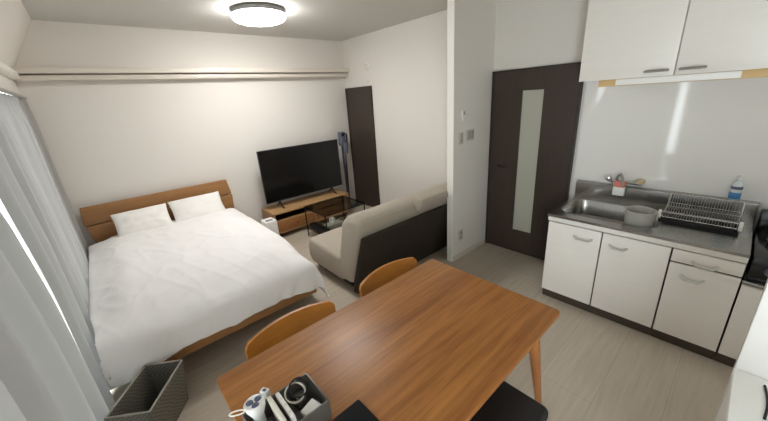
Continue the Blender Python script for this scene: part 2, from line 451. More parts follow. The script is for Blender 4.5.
base_cabinet('stove_cabinet', 'low white base cabinet under the black gas stove', -.752, -.152, .622,
             [('door', -.446, -.1565, ZD0, .618, -.42, -.31, .54), ('door', -.744, -.456, ZD0, .618, -.6, -.49, .54)])
bm = BM(); box(bm, XK - .012, XW - .014, -.754, -.153, .624, .648, .004); o = obj('stove_shelf', bm, 'steel'); tag(o, 'low steel shelf top carrying the black gas stove', 'shelf')

# steel worktop with sink
wt = thing('worktop', 'stainless steel worktop with a moulded sink basin', 'worktop', (3.0, .42, .754))
def loop(bm, pts, z): return [bm.verts.new((p[0], p[1], z)) for p in pts]
SX0, SX1, SY0, SY1 = 2.765, 3.215, .30, .945
k = 8
inner = rrect(SX0, SX1, SY0, SY1, .09, k)
OX0, OX1, OY0, OY1 = XK - .012, XW - .06, -.148, .99
bm = BM()
zt = .817
I = loop(bm, inner, zt)
cor = [bm.verts.new((OX1, OY1, zt)), bm.verts.new((OX0, OY1, zt)), bm.verts.new((OX0, OY0, zt)), bm.verts.new((OX1, OY0, zt))]
n = len(inner)
own = [i // (k + 1) for i in range(n)]
for i in range(n):
    j = (i + 1) % n
    if own[i] == own[j]: bm.faces.new((I[i], cor[own[i]], I[j]))
    else: bm.faces.new((I[i], cor[own[i]], cor[own[j]], I[j]))
low = [bm.verts.new((v.co.x, v.co.y, zt - .020)) for v in cor]
for i in range(4): bm.faces.new((cor[i], cor[(i + 1) % 4], low[(i + 1) % 4], low[i]))
obj('top_sheet', bm, 'steel', wt, False)
bm = BM()
def shrink(dd, rr): return rrect(SX0 + dd, SX1 - dd, SY0 + dd, SY1 - dd, rr, k)
LS = [loop(bm, shrink(-.012, .095), .8175), loop(bm, shrink(-.008, .095), .8205), loop(bm, shrink(0, .09), .819), loop(bm, shrink(.006, .085), .808), loop(bm, shrink(.02, .08), .68), loop(bm, shrink(.05, .06), .655)]
for A, B in zip(LS, LS[1:]):
    for i in range(n): bm.faces.new((A[i], A[(i + 1) % n], B[(i + 1) % n], B[i]))
bm.faces.new(LS[-1])
obj('sink_basin', bm, 'steel', wt)
bm = BM(); lathe(bm, [(.045, .002), (.045, .004), (.036, .005), (.03, .001), (.004, .001)], (3.0, .62, .6555), 24); obj('sink_drain', bm, 'chrome', wt)
bm = BM(); prism(bm, [(XW - .06, .797), (XW - .002, .797), (XW - .002, .957), (XW - .052, .957), (XW - .06, .949)], 'y', OY0, OY1 + .02, .003); obj('upstand', bm, 'steel', wt)
bm = BM(); box(bm, XK - .006, XK + .012, OY0, OY1 - .004, .757, .797, .002); obj('front_apron', bm, 'cab', wt)

# glossy wall panel behind the counter
bm = BM(); box(bm, XR - .008, XR, -1.0, 1.062, .62, 1.86, .002); struct('trim_4', bm, 'splash')

# wall cabinets
XU = 3.0
def wall_cabinet(ya, yb, label, h0, h1):
    t = thing('wall_cabinet', label, 'wall cabinet', ((XU + XW) / 2, (ya + yb) / 2, 1.838), 'wall cabinets over the counter')
    bm = BM(); box(bm, XU + .019, XW, ya, yb, 1.838, 2.56); obj('body', bm, 'cab', t, False)
    bm = BM(); box(bm, XU, XU + .0185, ya + .002, yb - .002, 1.834, 2.56, .002); f = obj('door', bm, 'cab', t)
    handle('handle', h0, h1, XU, 1.869, f, 'pull_grey', 0)
wall_cabinet(.424, 1.002, 'white wall cabinet nearest the brown door, handle at lower right', .458, .583)
wall_cabinet(-.154, .422, 'second white wall cabinet from the brown door, handle at lower left', .274, .398)
wall_cabinet(-.732, -.156, 'white wall cabinet over the stove, third from the brown door', -.30, -.18)
bm = BM(); box(bm, 3.030, 3.048, -.70, .868, 1.786, 1.838, .001); o = obj('support_rail', bm, 'rawwood'); tag(o, 'raw wooden rail under the white wall cabinets', 'rail')
bm = BM(); box(bm, 3.012, 3.030, .108, .752, 1.790, 1.832, .003); o = obj('under_cabinet_light', bm, 'white'); tag(o, 'slim white strip fixture on the wooden rail under the wall cabinets', 'light fixture')

# gas stove
gs = thing('gas_stove', 'black two-burner gas stove on the low cabinet beside the worktop', 'stove', (2.95, -.45, .648))
bm = BM(); box(bm, XK + .02, 3.22, -.745, -.162, .650, .800, .012); obj('body', bm, 'blackgloss', gs)
bm = BM(); box(bm, 3.222, 3.30, -.745, -.162, .650, .930, .008); obj('backguard', bm, 'blackgloss', gs)
for cy in (-.31, -.60):
    bm = BM(); lathe(bm, [(.03, .0), (.045, .0), (.045, .014), (.03, .018)], (2.97, cy, .801), 24); b_ = obj('burner', bm, 'grate', gs)
    bm = BM()
    tube(bm, [(2.97 + .10 * math.cos(a), cy + .10 * math.sin(a), .825) for a in [2 * PI * i / 28 for i in range(28)]], .006, 6, True)
    for a in range(6):
        t = a * PI / 3; tube(bm, [(2.97 + .045 * math.cos(t), cy + .045 * math.sin(t), .832), (2.97 + .115 * math.cos(t), cy + .115 * math.sin(t), .828), (2.97 + .12 * math.cos(t), cy + .12 * math.sin(t), .800)], .006, 6)
    obj('grate', bm, 'grate', gs)
for cy in (-.24, -.33, -.58, -.67):
    bm = BM(); cyl(bm, (XK + .02, cy, .725), (XK - .004, cy, .725), .021, .018, 20); obj('knob', bm, 'vacgrey', gs)

# faucet
fc = thing('faucet', 'chrome wall faucet with curved spout over the sink', 'faucet', (3.32, .63, .957))
XF = 3.318
bm = BM(); cyl(bm, (XF, .745, .990), (XF, .515, .990), .013); cyl(bm, (XF + .034, .72, .99), (XF, .72, .99), .016); cyl(bm, (XF + .034, .56, .99), (XF, .56, .99), .016)
cyl(bm, (XF, .72, .957), (XF, .72, .99), .01); obj('body', bm, 'chrome', fc)
bm = BM(); pts = [(XF - .01, .69, .99), (XF - .02, .695, 1.03)]
for i in range(9):
    a = PI * i / 8; pts.append((XF - .065 + .04 * math.cos(a), .685 - .05 * (i / 8), 1.045 + .026 * math.sin(a)))
pts += [(XF - .105, .632, 1.02), (XF - .105, .63, .985)]
tube(bm, pts, .0095, 10); obj('spout', bm, 'pull_grey', fc)
for cy, mm in ((.755, 'chrome'), (.525, 'tan')):
    bm = BM(); cyl(bm, (XF, cy, .995), (XF - .025, cy, 1.005), .014, .012, 14); lathe(bm, [(.012, 0), (.027, .004), (.03, .018), (.026, .034), (.01, .04)], (XF - .028, cy, 1.000), 14); obj('tap_handle', bm, mm, fc)

# sponge holder with sponge
sh = thing('sponge_holder', 'white plastic pouch hanging on the sink upstand', 'holder', (3.28, .65, .86))
bm = BM(); prism(bm, [(3.296, .875), (3.296, .96), (3.262, .945), (3.266, .878)], 'y', .618, .706, .006); obj('pouch', bm, 'white', sh)
bm = BM(); tube(bm, [(3.292, .64, .955), (3.30, .64, .963), (3.318, .64, .962)], .003, 6); obj('hook', bm, 'white', sh)
bm = BM(); tube(bm, [(3.292, .685, .955), (3.30, .685, .963), (3.318, .685, .962)], .003, 6); obj('hook', bm, 'white', sh)
bm = BM(); box(bm, 3.258, 3.288, .622, .700, .958, 1.005, .008); o = obj('sponge', bm, 'pink'); tag(o, 'pink sponge sitting in the white pouch at the sink', 'sponge')

# wash tub in the sink
tb = thing('wash_tub', 'grey plastic wash tub in the right end of the sink', 'tub', (2.885, .425, .656))
bm = BM(); lathe(bm, [(.002, .004), (.072, .0), (.078, .006), (.092, .238), (.099, .244), (.098, .250), (.089, .250), (.086, .242), (.074, .014), (.002, .01)], (2.885, .425, .656), 40, False, False); obj('bowl', bm, 'greyplastic', tb)

# dish rack and drip tray
dt = thing('drip_tray', 'black drip tray under the steel dish rack', 'tray', (3.11, .13, .8185))
bm = BM(); box(bm, 2.955, 3.245, -.085, .325, .8185, .824); box(bm, 2.955, 2.961, -.085, .325, .824, .838); box(bm, 3.239, 3.245, -.085, .325, .824, .838); box(bm, 2.961, 3.239, -.085, -.079, .824, .838); box(bm, 2.961, 3.239, .319, .325, .824, .838); obj('tray', bm, 'black', dt, False)
rk = thing('dish_rack', 'steel wire dish rack beside the sink', 'dish rack', (3.11, .13, .838))
bm = BM()
prof = [(2.972, .892), (2.976, .860), (2.99, .852), (3.10, .862), (3.19, .880), (3.225, .900), (3.252, .965)]
ny = 27
for i in range(ny):
    yy = -.070 + (.31 + .070) * i / (ny - 1); tube(bm, [(p[0], yy, p[1]) for p in prof], .0019, 6)
for i in range(ny - 1):
    yy = -.070 + (.38) * (i + .5) / (ny - 1)
    for cx, cz in ((3.06, .857), (3.15, .871)): tube(bm, [(cx, yy, cz), (cx + .012, yy, cz + .035), (cx + .024, yy, cz)], .0018, 5)
obj('wire_bars', bm, 'bars', rk)
bm = BM()
for px, pz in ((2.972, .893), (2.99, .850), (3.10, .860), (3.19, .878), (3.252, .966), (3.225, .898)): tube(bm, [(px, -.074, pz), (px, .314, pz)], .0034, 8)
for yy in (-.076, .316): tube(bm, [(p[0], yy, p[1]) for p in prof], .0042, 8)
for yy in (-.066, .306):
    for px in (2.99, 3.20): tube(bm, [(px, yy, .824), (px, yy, .85 if px < 3 else .88)], .004, 8)
obj('rack_frame', bm, 'chrome', rk)
bm = BM(); box(bm, 2.964, 2.982, .316, .334, .845, .905, .004); obj('corner_grip', bm, 'white', rk)
bm = BM(); box(bm, 2.964, 2.982, -.095, -.077, .845, .905, .004); obj('corner_grip', bm, 'white', rk)

# spray bottle
bt = thing('soap_bottle', 'clear bottle with blue label standing on the steel upstand', 'bottle', (3.335, -.028, .957))
bx, by = 3.330, -.018
bm = BM(); lathe(bm, [(.026, 0), (.029, .004), (.030, .10), (.026, .125), (.012, .14), (.012, .15)], (bx, by, .957), 24)
obj('bottle_body', bm, 'bottle', bt)
bm = BM(); lathe(bm, [(.0302, .01), (.0308, .012), (.0312, .055), (.0306, .057)], (bx, by, .957), 24, False, False); obj('lower_label', bm, 'bluelabel', bt)
bm = BM(); lathe(bm, [(.0302, .080), (.0312, .082), (.0310, .100), (.0302, .101)], (bx, by, .957), 24, False, False); obj('upper_label', bm, 'lens', bt)
bm = BM(); lathe(bm, [(.012, .148), (.015, .150), (.015, .172), (.006, .178)], (bx, by, .957), 16); box(bm, bx - .035, bx, by - .006, by + .006, 1.122, 1.133, .002); obj('bottle_cap', bm, 'white', bt)

# white side cabinet at the right edge of the frame
sc = thing('side_cabinet', 'white side cabinet with an upright back panel at the lower right edge', 'cabinet', (1.12, -.42, 0))
bm = BM(); box(bm, .90, 1.372, -.74, -.128, .02, .87, .004); box(bm, .92, 1.36, -.72, -.15, 0, .02); obj('body', bm, 'cab', sc)
bm = BM(); box(bm, .88, 1.376, -.75, -.124, .872, .90, .005); obj('top', bm, 'white', sc)
bm = BM(); box(bm, 1.377, 1.40, -.75, -.126, .02, 1.30, .006); obj('back_panel', bm, 'sidewhite', sc)
bm = BM(); tube(bm, [(1.335 - .022 * i, -.192 - .006 * math.sin(i * .45), .9040) for i in range(8)], .0032, 8); o = obj('cord', bm, 'black'); tag(o, 'short black cord lying on the white side cabinet', 'cord')

# switches, outlet and vent
def plate(name, xa, xb, za, zb, label, cat, m, btn):
    t = thing(name, label, cat, ((xa + xb) / 2, 1.968, (za + zb) / 2))
    bm = BM(); box(bm, xa, xb, 1.960, 1.968, za, zb, .002); obj('plate', bm, m, t)
    for a, b, c_, e in btn:
        bm = BM(); box(bm, a, b, 1.955, 1.961, c_, e, .0015); obj('rocker', bm, 'plategrey', t)
plate('thermostat', 2.80, 2.86, 1.54, 1.65, 'white wall control box, highest on the partition', 'wall control', 'white', [(2.815, 2.845, 1.60, 1.635)])
plate('light_switch', 2.760, 2.825, 1.315, 1.43, 'narrow grey light switch plate nearer the partition edge', 'light switch', 'plate', [(2.775, 2.81, 1.38, 1.415), (2.775, 2.81, 1.335, 1.37)])
plate('light_switch', 2.885, 3.02, 1.335, 1.445, 'wide grey double switch plate nearer the brown door', 'light switch', 'plate', [(2.90, 2.945, 1.35, 1.43), (2.955, 3.005, 1.35, 1.43)])
plate('power_outlet', 2.775, 2.85, .225, .345, 'beige wall outlet low on the partition', 'outlet', 'plate', [(2.79, 2.835, .295, .325), (2.79, 2.835, .245, .275)])
vc = thing('vent_cap', 'small round white vent cap above the far dark door', 'vent', (XR, 4.09, 2.27))
bm = BM()
for ra, x in ((.055, XR - .012),): cyl(bm, (XR, 4.09, 2.27), (x, 4.09, 2.27), .055, .05, 28)
obj('cap', bm, 'trim', vc)
bm = BM(); tube(bm, [(XR - .013, 4.09 + .036 * math.cos(a), 2.27 + .036 * math.sin(a)) for a in [2 * PI * i / 24 for i in range(24)]], .004, 6, True); obj('ring', bm, 'plate', vc)
bm = BM(); cyl(bm, (XR, 4.08, 2.06), (XR - .012, 4.08, 2.06), .010, .008, 12); o = obj('wall_hook', bm, 'plate'); tag(o, 'tiny round hook between vent cap and far dark door', 'hook')

# ------------------------------------------------------------------ bed
BX0, BX1, BY0, BY1 = -.30, 1.17, 2.345, 4.60
bed = thing('bed', 'double bed with a low oak headboard of two planks', 'bed', ((BX0 + BX1) / 2, (BY0 + BY1) / 2, 0))
bm = BM(); prism(bm, [(-.312, .915), (1.178, .915), (1.208, .716), (-.326, .716)], 'y', 4.585, 4.625, .006); obj('upper_plank', bm, 'bedwood', bed)
bm = BM(); prism(bm, [(-.318, .702), (1.212, .702), (1.196, .42), (-.275, .42)], 'y', 4.585, 4.625, .006); obj('lower_plank', bm, 'bedwood', bed)
bm = BM(); box(bm, BX0 + .25, BX0 + .31, 4.626, 4.655, 0, .85, .003); obj('headboard_post', bm, 'bedwood', bed)
bm = BM(); box(bm, BX1 - .31, BX1 - .25, 4.626, 4.655, 0, .85, .003); obj('headboard_post', bm, 'bedwood', bed)
bm = BM(); box(bm, BX0 + .05, BX1 - .03, BY0, BY0 + .025, .185, .300, .004); obj('foot_rail', bm, 'bedwood', bed)
for xa in (BX0 + .05, BX1 - .055):
    bm = BM(); box(bm, xa, xa + .025, BY0 + .026, 4.584, .185, .300, .004); obj('side_rail', bm, 'bedwood', bed)
bm = BM(); box(bm, BX0 + .076, BX1 - .056, BY0 + .026, 4.584, .22, .24); obj('slat_base', bm, 'bedwood', bed)
for xa in (BX0 + .2, BX1 - .4):
    for ya in (BY0 + .45, 4.35):
        bm = BM(); box(bm, xa, xa + .07, ya, ya + .07, 0, .219, .003); obj('leg', bm, 'bedwood', bed)
bm = BM(); box(bm, BX0 + .04, BX1 - .06, BY0 + .03, 4.57, .2405, .445, .05, 4); obj('mattress', bm, 'mattress', bed)

# duvet: a draped, wrinkled sheet
def duvet():
    bm = BM(); nx, ny = 150, 200
    cx = (BX0 + BX1) / 2 - .01
    hw_l, hw_r = .80, .75           # half widths to the fold on the left and right
    y_foot, y_head = 2.312, 4.54
    R = .11
    def drape(e, R, flare):
        # e = distance past the fold start: (horizontal, vertical)
        q = R * PI / 2
        if e <= 0: return 0, 0
        if e < q: a = e / R; return R * math.sin(a), R * (1 - math.cos(a))
        return R + (e - q) * flare, R + (e - q) * math.sqrt(1 - flare * flare)
    Rl = .05; Wl, Wr = .085, .42
    grid = []
    for j in range(ny + 1):
        row = []
        for i in range(nx + 1):
            tx = i / nx; ty = j / ny
            s = -(hw_l - Rl + Wl) + (hw_l - Rl + Wl + hw_r - R + Wr) * tx
            L = .30 + .012 * math.sin(tx * 9)
            t = (y_foot + R - L) + (y_head - (y_foot + R - L)) * ty
            bulge = .05 * smooth01((t - 2.5) / .6)
            if s < 0: hx, vx = drape(-s - (hw_l - Rl), Rl, .02); X = cx - (min(-s, hw_l - Rl) + hx)
            else: hx, vx = drape(s - (hw_r - R), R, .16); X = cx + (min(s, hw_r - R) + hx) + bulge * smooth01(s / hw_r)
            hy, vy = drape((y_foot + R) - t, R, .10)
            Y = max(t, y_foot + R) - hy
            v = (vx ** 2.2 + vy ** 2.2) ** (1 / 2.2) if vx > 0 or vy > 0 else 0
            corner = smooth01(min(vx, vy) / .14)
            v = min(v, .34)
            # puff of the top
            inx = smooth01((min(s + hw_l, hw_r - s)) / .30); iny = smooth01((t - y_foot) / .3)
            puff = .10 * inx * iny * (1 - .45 * smooth01((ty - .75) / .25))
            p = Vector((X * 2.6, Y * 2.6, v * 3))
            w = .016 * noise.noise(p) + .010 * noise.noise(p * 2.3 + Vector((3, 1, 7)))
            q = Vector((X * 7 + Y * 3.0, Y * 2.0 - X * 1.2, 1.7)); rid = 1 - abs(noise.noise(q)) * 2.2
            w += .007 * max(0, rid) ** 3
            q2 = Vector((X * 3 - Y * 5.5, (X + Y) * 2.2, 4.1)); rid2 = 1 - abs(noise.noise(q2)) * 2.4
            w += .005 * max(0, rid2) ** 3
            z = .515 + .4 * bulge * smooth01(s / .5) * (1 - smooth01((ty - .85) / .15)) + puff - v + w * (1 - smooth01(v / .12))
            # folds of the hanging sides
            side = smooth01((v - .05) / .15)
            if vy > 0:
                f = .020 * noise.noise(Vector((X * 8, 0.3 * v, 2))) + .012 * noise.noise(Vector((X * 17 + v * 8, v * 6, 5))); Y -= (f + .004) * side
                z += .025 * side * noise.noise(Vector((X * 3.2, 3, 9)))
            if vx > 0:
                f = .016 * noise.noise(Vector((Y * 7, .3 * v, 8))) + .010 * noise.noise(Vector((Y * 15 + v * 6, v * 6, 1)))
                X += (f + .004) * side * (1 if s > 0 else .3)
            if s > 0 and corner > 0: X += .015 * corner; Y -= .02 * corner; z -= .05 * corner * (1 if s > 0 else 0)
            if s < 0 and vy > 0: z -= .045 * smooth01((-.52 - s) / .2) * smooth01(vy / .1)
            # head edge tapers down onto the mattress
            he = smooth01((ty - .97) / .03); z = z * (1 - he) + (.452) * he if v < .01 else z
            X = max(X, -.326 - .027 * smooth01((Y - 2.5) / .35)); z = max(z, .13); Y = min(Y, 2.338) if v > .17 and vy > .1 else Y
            row.append(bm.verts.new((X, Y, z)))
        grid.append(row)
    for a, b in zip(grid, grid[1:]):
        for i in range(nx): bm.faces.new((a[i], a[i + 1], b[i + 1], b[i]))
    o = obj('duvet', bm, 'linen', solid=.012, soff=-1)
    tag(o, 'white wrinkled duvet spread over the double bed', 'duvet')
duvet()

def pillow(x0, x1, ybase, ytop, zbase, ztop, label, seed):
    rnd = random.Random(seed); n = 36
    w, h = x1 - x0, math.hypot(ytop - ybase, ztop - zbase)
    ang = math.atan2(ztop - zbase, ytop - ybase)
    bm = BM(); top, bot = {}, {}
    for i in range(n + 1):
        for j in range(n + 1):
            a, b = -1 + 2 * i / n, -1 + 2 * j / n
            pin = 1 - .055 * (1 - abs(a) ** 1.5) * abs(b) ** 4; pin2 = 1 - .045 * (1 - abs(b) ** 1.5) * abs(a) ** 4
            X, Yv = a * w / 2 * pin2, b * h / 2 * pin
            th = .085 * max(0, (1 - abs(a) ** 2.6)) ** .55 * max(0, (1 - abs(b) ** 2.6)) ** .55
            wr = .012 * noise.noise(Vector((a * 2.5 + seed, b * 2.5, seed))) + .003 * noise.noise(Vector((a * 5, b * 5, seed + 3)))
            ed = 1 - max(abs(a), abs(b)) ** 8
            for dct, sg in ((top, 1), (bot, -1)):
                if sg < 0 and (i in (0, n) or j in (0, n)): bot[i, j] = top[i, j]; continue
                zz = sg * th + wr * ed
                ly = Yv; lz = zz
                yy = (ybase + ytop) / 2 + ly * math.cos(ang) - lz * math.sin(ang)
                z2 = (zbase + ztop) / 2 + ly * math.sin(ang) + lz * math.cos(ang)
                dct[i, j] = bm.verts.new(((x0 + x1) / 2 + X, yy, z2))
    for i in range(n):
        for j in range(n):
            bm.faces.new((top[i, j], top[i + 1, j], top[i + 1, j + 1], top[i, j + 1]))
            f = [bot[i, j], bot[i, j + 1], bot[i + 1, j + 1], bot[i + 1, j]]
            bm.faces.new(f)
    o = obj('pillow', bm, 'pillow'); tag(o, label, 'pillow', 'white bed pillows')
pillow(-.09, .435, 4.31, 4.515, .545, .795, 'white pillow against the headboard, on the curtain side', 2)
pillow(.455, 1.035, 4.31, 4.52, .545, .80, 'white pillow against the headboard, on the television side', 5)

# ------------------------------------------------------------------ television corner
tvs = thing('tv_stand', 'low oak television stand with an open slot and drawers', 'tv stand', (2.25, 4.41, 0))
TX0, TX1, TY0, TY1, TZ = 1.575, 2.865, 4.20, 4.62, .385
bm = BM(); box(bm, TX0, TX1, TY0, TY1, TZ - .028, TZ, .003); obj('top', bm, 'tvwood', tvs)
bm = BM()
box(bm, TX0, TX0 + .025, TY0, TY1, .07, TZ - .028); box(bm, TX1 - .025, TX1, TY0, TY1, .07, TZ - .028); box(bm, TX0, TX1, TY0, TY1, .07, .095)
box(bm, TX0 + .025, TX1 - .025, TY0 + .004, TY1, .245, .262); box(bm, TX0 + .64, TX0 + .66, TY0 + .004, TY1, .095, TZ - .028)
obj('frame', bm, 'tvwood', tvs, False)
bm = BM(); box(bm, TX0 + .025, TX1 - .025, TY1 - .01, TY1 - .002, .095, TZ - .028); box(bm, TX0 + .03, TX0 + .63, TY0 + .06, TY1 - .012, .2625, .266); obj('back_board', bm, 'black', tvs, False)
for a, b, z0, z1 in ((TX0 + .029, TX0 + .636, .099, .241), (TX0 + .664, TX1 - .029, .099, .241), (TX0 + .664, TX1 - .029, .266, TZ - .031)):
    bm = BM(); box(bm, a, b, TY0 - .004, TY0 + .014, z0, z1, .003); f = obj('drawer', bm, 'tvdrawer', tvs)
    bm = BM(); cyl(bm, ((a + b) / 2, TY0 - .004, (z0 + z1) / 2), ((a + b) / 2, TY0 - .018, (z0 + z1) / 2), .009, .011, 14); obj('knob', bm, 'black', f)
for xa in (TX0 + .04, TX1 - .09):
    for ya in (TY0 + .05, TY1 - .1):
        bm = BM(); box(bm, xa, xa + .05, ya, ya + .05, 0, .07, .002); obj('leg', bm, 'black', tvs)
tv = thing('television', 'large black flat-screen television on the oak stand', 'television', (2.24, 4.41, TZ))
VX0, VX1, VZ0, VZ1, VY = 1.592, 2.90, .485, 1.238, 4.40
bm = BM(); box(bm, VX0, VX1, VY, VY + .03, VZ0, VZ1, .004); box(bm, VX0 + .25, VX1 - .25, VY + .03, VY + .07, VZ0 + .02, VZ0 + .42, .015); obj('housing', bm, 'tvbezel', tv)
bm = BM(); box(bm, VX0 + .008, VX1 - .008, VY - .003, VY + .001, VZ0 + .018, VZ1 - .008); obj('screen', bm, 'tvblack', tv, False)
for xa in (VX0 + .20, VX1 - .20):
    bm = BM(); tube(bm, [(xa, VY - .10, TZ + .0115), (xa, VY - .02, TZ + .05), (xa, VY + .015, VZ0 + .004)], .010, 8); tube(bm, [(xa, VY + .015, VZ0 + .004), (xa, VY + .06, TZ + .05), (xa, VY + .13, TZ + .0115)], .010, 8); obj('foot', bm, 'black', tv)

# stick vacuum
vq = thing('vacuum_cleaner', 'grey stick vacuum standing between the television and the far door', 'vacuum cleaner', (3.09, 4.55, 0))
vx, vy = 3.07, 4.53
bm = BM(); box(bm, vx - .045, vx + .055, vy - .05, vy + .05, 1.10, 1.33, .02, 3); cyl(bm, (vx + .03, vy - .055, 1.16), (vx + .03, vy - .055, .98), .045, .035, 18); obj('motor_unit', bm, 'vacgrey', vq)
bm = BM(); tube(bm, [(vx + .055, vy, 1.30), (vx + .095, vy - .01, 1.28), (vx + .10, vy - .01, 1.18), (vx + .055, vy, 1.10)], .013, 10); box(bm, vx - .03, vx + .03, vy - .052, vy - .049, 1.26, 1.31); obj('grip', bm, 'black', vq)
bm = BM(); cyl(bm, (vx + .0, vy, 1.11), (vx + .015, vy, .07), .021, .021, 16); obj('tube', bm, 'vacblue', vq)
bm = BM(); cyl(bm, (vx + .065, vy + .02, 1.0), (vx + .065, vy + .05, .012), .011, .011, 10); box(bm, vx - .02, vx + .12, vy - .03, vy + .11, 0, .012, .003); obj('stand_post', bm, 'black', vq)
bm = BM(); box(bm, vx - .09, vx + .13, vy - .09, vy + .005, .013, .07, .015, 3); obj('floor_head', bm, 'vacgrey', vq)

# white humidifier
hm = thing('humidifier', 'small white boxy appliance on the floor between bed and television stand', 'appliance', (1.40, 3.93, 0))
bm = BM(); box(bm, 1.325, 1.475, 3.84, 4.02, 0, .425, .015, 3); obj('body', bm, 'white', hm)
bm = BM(); box(bm, 1.35, 1.44, 3.87, 3.93, .424, .427); obj('vent_slot', bm, 'lampbody', hm, False)

# coffee table
ct = thing('coffee_table', 'low black-framed coffee table with a smoked glass top', 'coffee table', (2.26, 3.68, 0))
GX0, GX1, GY0, GY1, GZ = 1.92, 2.60, 3.40, 3.98, .45
bm = BM(); prism(bm, rrect(GX0, GX1, GY0, GY1, .03), 'z', GZ - .008, GZ, .001, 1); obj('glass_top', bm, 'smoke', ct)
bm = BM()
fr = rrect(GX0 + .012, GX1 - .012, GY0 + .012, GY1 - .012, .02, 4)
tube(bm, [(p[0], p[1], GZ - .017) for p in fr], .008, 8, True); obj('top_frame', bm, 'black', ct)
for xa in (GX0 + .02, GX1 - .02):
    for ya in (GY0 + .02, GY1 - .02):
        bm = BM(); cyl(bm, (xa, ya, 0), (xa, ya, GZ - .018), .009, .009, 10); obj('leg', bm, 'black', ct)
bm = BM(); box(bm, GX0 + .012, GX1 - .012, GY0 + .012, GY1 - .012, .115, .13, .003); obj('lower_shelf', bm, 'smoke', ct)
bm = BM(); box(bm, 1.945, 2.035, 3.50, 3.90, .1305, .21, .006); o = obj('storage_box', bm, 'black'); tag(o, 'black box on the coffee table lower shelf', 'box')
tx = thing('tissue_box', 'patterned tissue box with a white tissue on the lower shelf', 'tissue box', (2.17, 3.64, .13))
bm = BM(); box(bm, 2.05, 2.30, 3.58, 3.70, .1305, .215, .003); obj('carton', bm, 'tissuebox', tx)
bm = BM()
for i in range(7):
    a = i / 6; tube(bm, [(2.17 + .045 * (a - .5), 3.64 + .01 * math.sin(i * 2), .213), (2.17 + .08 * (a - .5), 3.645 + .02 * math.sin(i * 1.7), .26), (2.17 + .05 * (a - .5) + .01 * math.sin(i), 3.64 + .02 * math.cos(i),  .305 - .03 * abs(a - .5))], .009, 5)
obj('tissue', bm, 'tissue', tx)

# sofa
sf = thing('sofa', 'armless beige fabric sofa with a dark brown back panel', 'sofa', (2.25, 2.55, 0))
SXa, SXb = 1.49, 3.03
bm = BM(); prism(bm, [(2.44, .08), (3.06, .08), (3.13, .16), (3.13, .31), (3.06, .40), (2.44, .37)], 'x', SXa, SXb, .055, 5); obj('seat', bm, 'sofa', sf)
bm = BM(); prism(bm, [(2.29, .10), (2.50, .10), (2.475, .42), (2.38, .75), (2.28, .842), (2.14, .835), (2.075, .765), (2.10, .66)], 'x', SXa, SXb, .065, 6); obj('backrest', bm, 'sofa', sf)
bm = BM(); prism(bm, [(2.225, .03), (2.283, .03), (2.283, .12), (2.088, .665), (2.058, .675), (2.052, .655)], 'x', SXa + .015, SXb - .015, .006, 2); obj('back_panel', bm, 'sofadark', sf)
bm = BM(); box(bm, SXa + .05, SXb - .05, 2.30, 3.02, .045, .079, .005); obj('base', bm, 'black', sf)
bm = BM(); prism(bm, [(2.04, .715), (1.985, .80), (2.00, .855), (2.12, .868), (2.14, .80), (2.12, .72)], 'x', 2.21, 2.63, .02, 4); obj('head_pad', bm, 'sofa', sf)
for xa in (SXa + .1, SXb - .16):
    for ya in (2.34, 2.92):
        bm = BM(); cyl(bm, (xa, ya, 0), (xa, ya, .045), .022, .026, 14); obj('foot', bm, 'black', sf)

# ------------------------------------------------------------------ dining set
TBX0, TBX1, TBY0, TBY1, TBZ = .112, 1.560, .462, 1.330, .72
tb = thing('dining_table', 'brown wooden dining table with rounded corners', 'table', (.84, .894, 0))
bm = BM(); prism(bm, rrect(TBX0, TBX1, TBY0, TBY1, .024, 6), 'z', TBZ - .026, TBZ, .005, 3); obj('tabletop', bm, 'table', tb)
bm = BM()
for (a, b, c_, e) in ((TBX0 + .10, TBX1 - .10, TBY0 + .10, TBY0 + .12), (TBX0 + .10, TBX1 - .10, TBY1 - .12, TBY1 - .10), (TBX0 + .10, TBX0 + .12, TBY0 + .12, TBY1 - .12), (TBX1 - .12, TBX1 - .10, TBY0 + .12, TBY1 - .12)):
    box(bm, a, b, c_, e, TBZ - .085, TBZ - .026)
obj('apron', bm, 'tableleg', tb, False)
for sx, sy, x, y in ((-1, -1, TBX0, TBY0), (1, -1, TBX1, TBY0), (-1, 1, TBX0, TBY1), (1, 1, TBX1, TBY1)):
    bm = BM(); cyl(bm, (x + sx * .012, y - sy * .053, 0), (x - sx * .235, y - sy * .037, TBZ - .027), .016, .030, 20); obj('leg', bm, 'tableleg', tb)

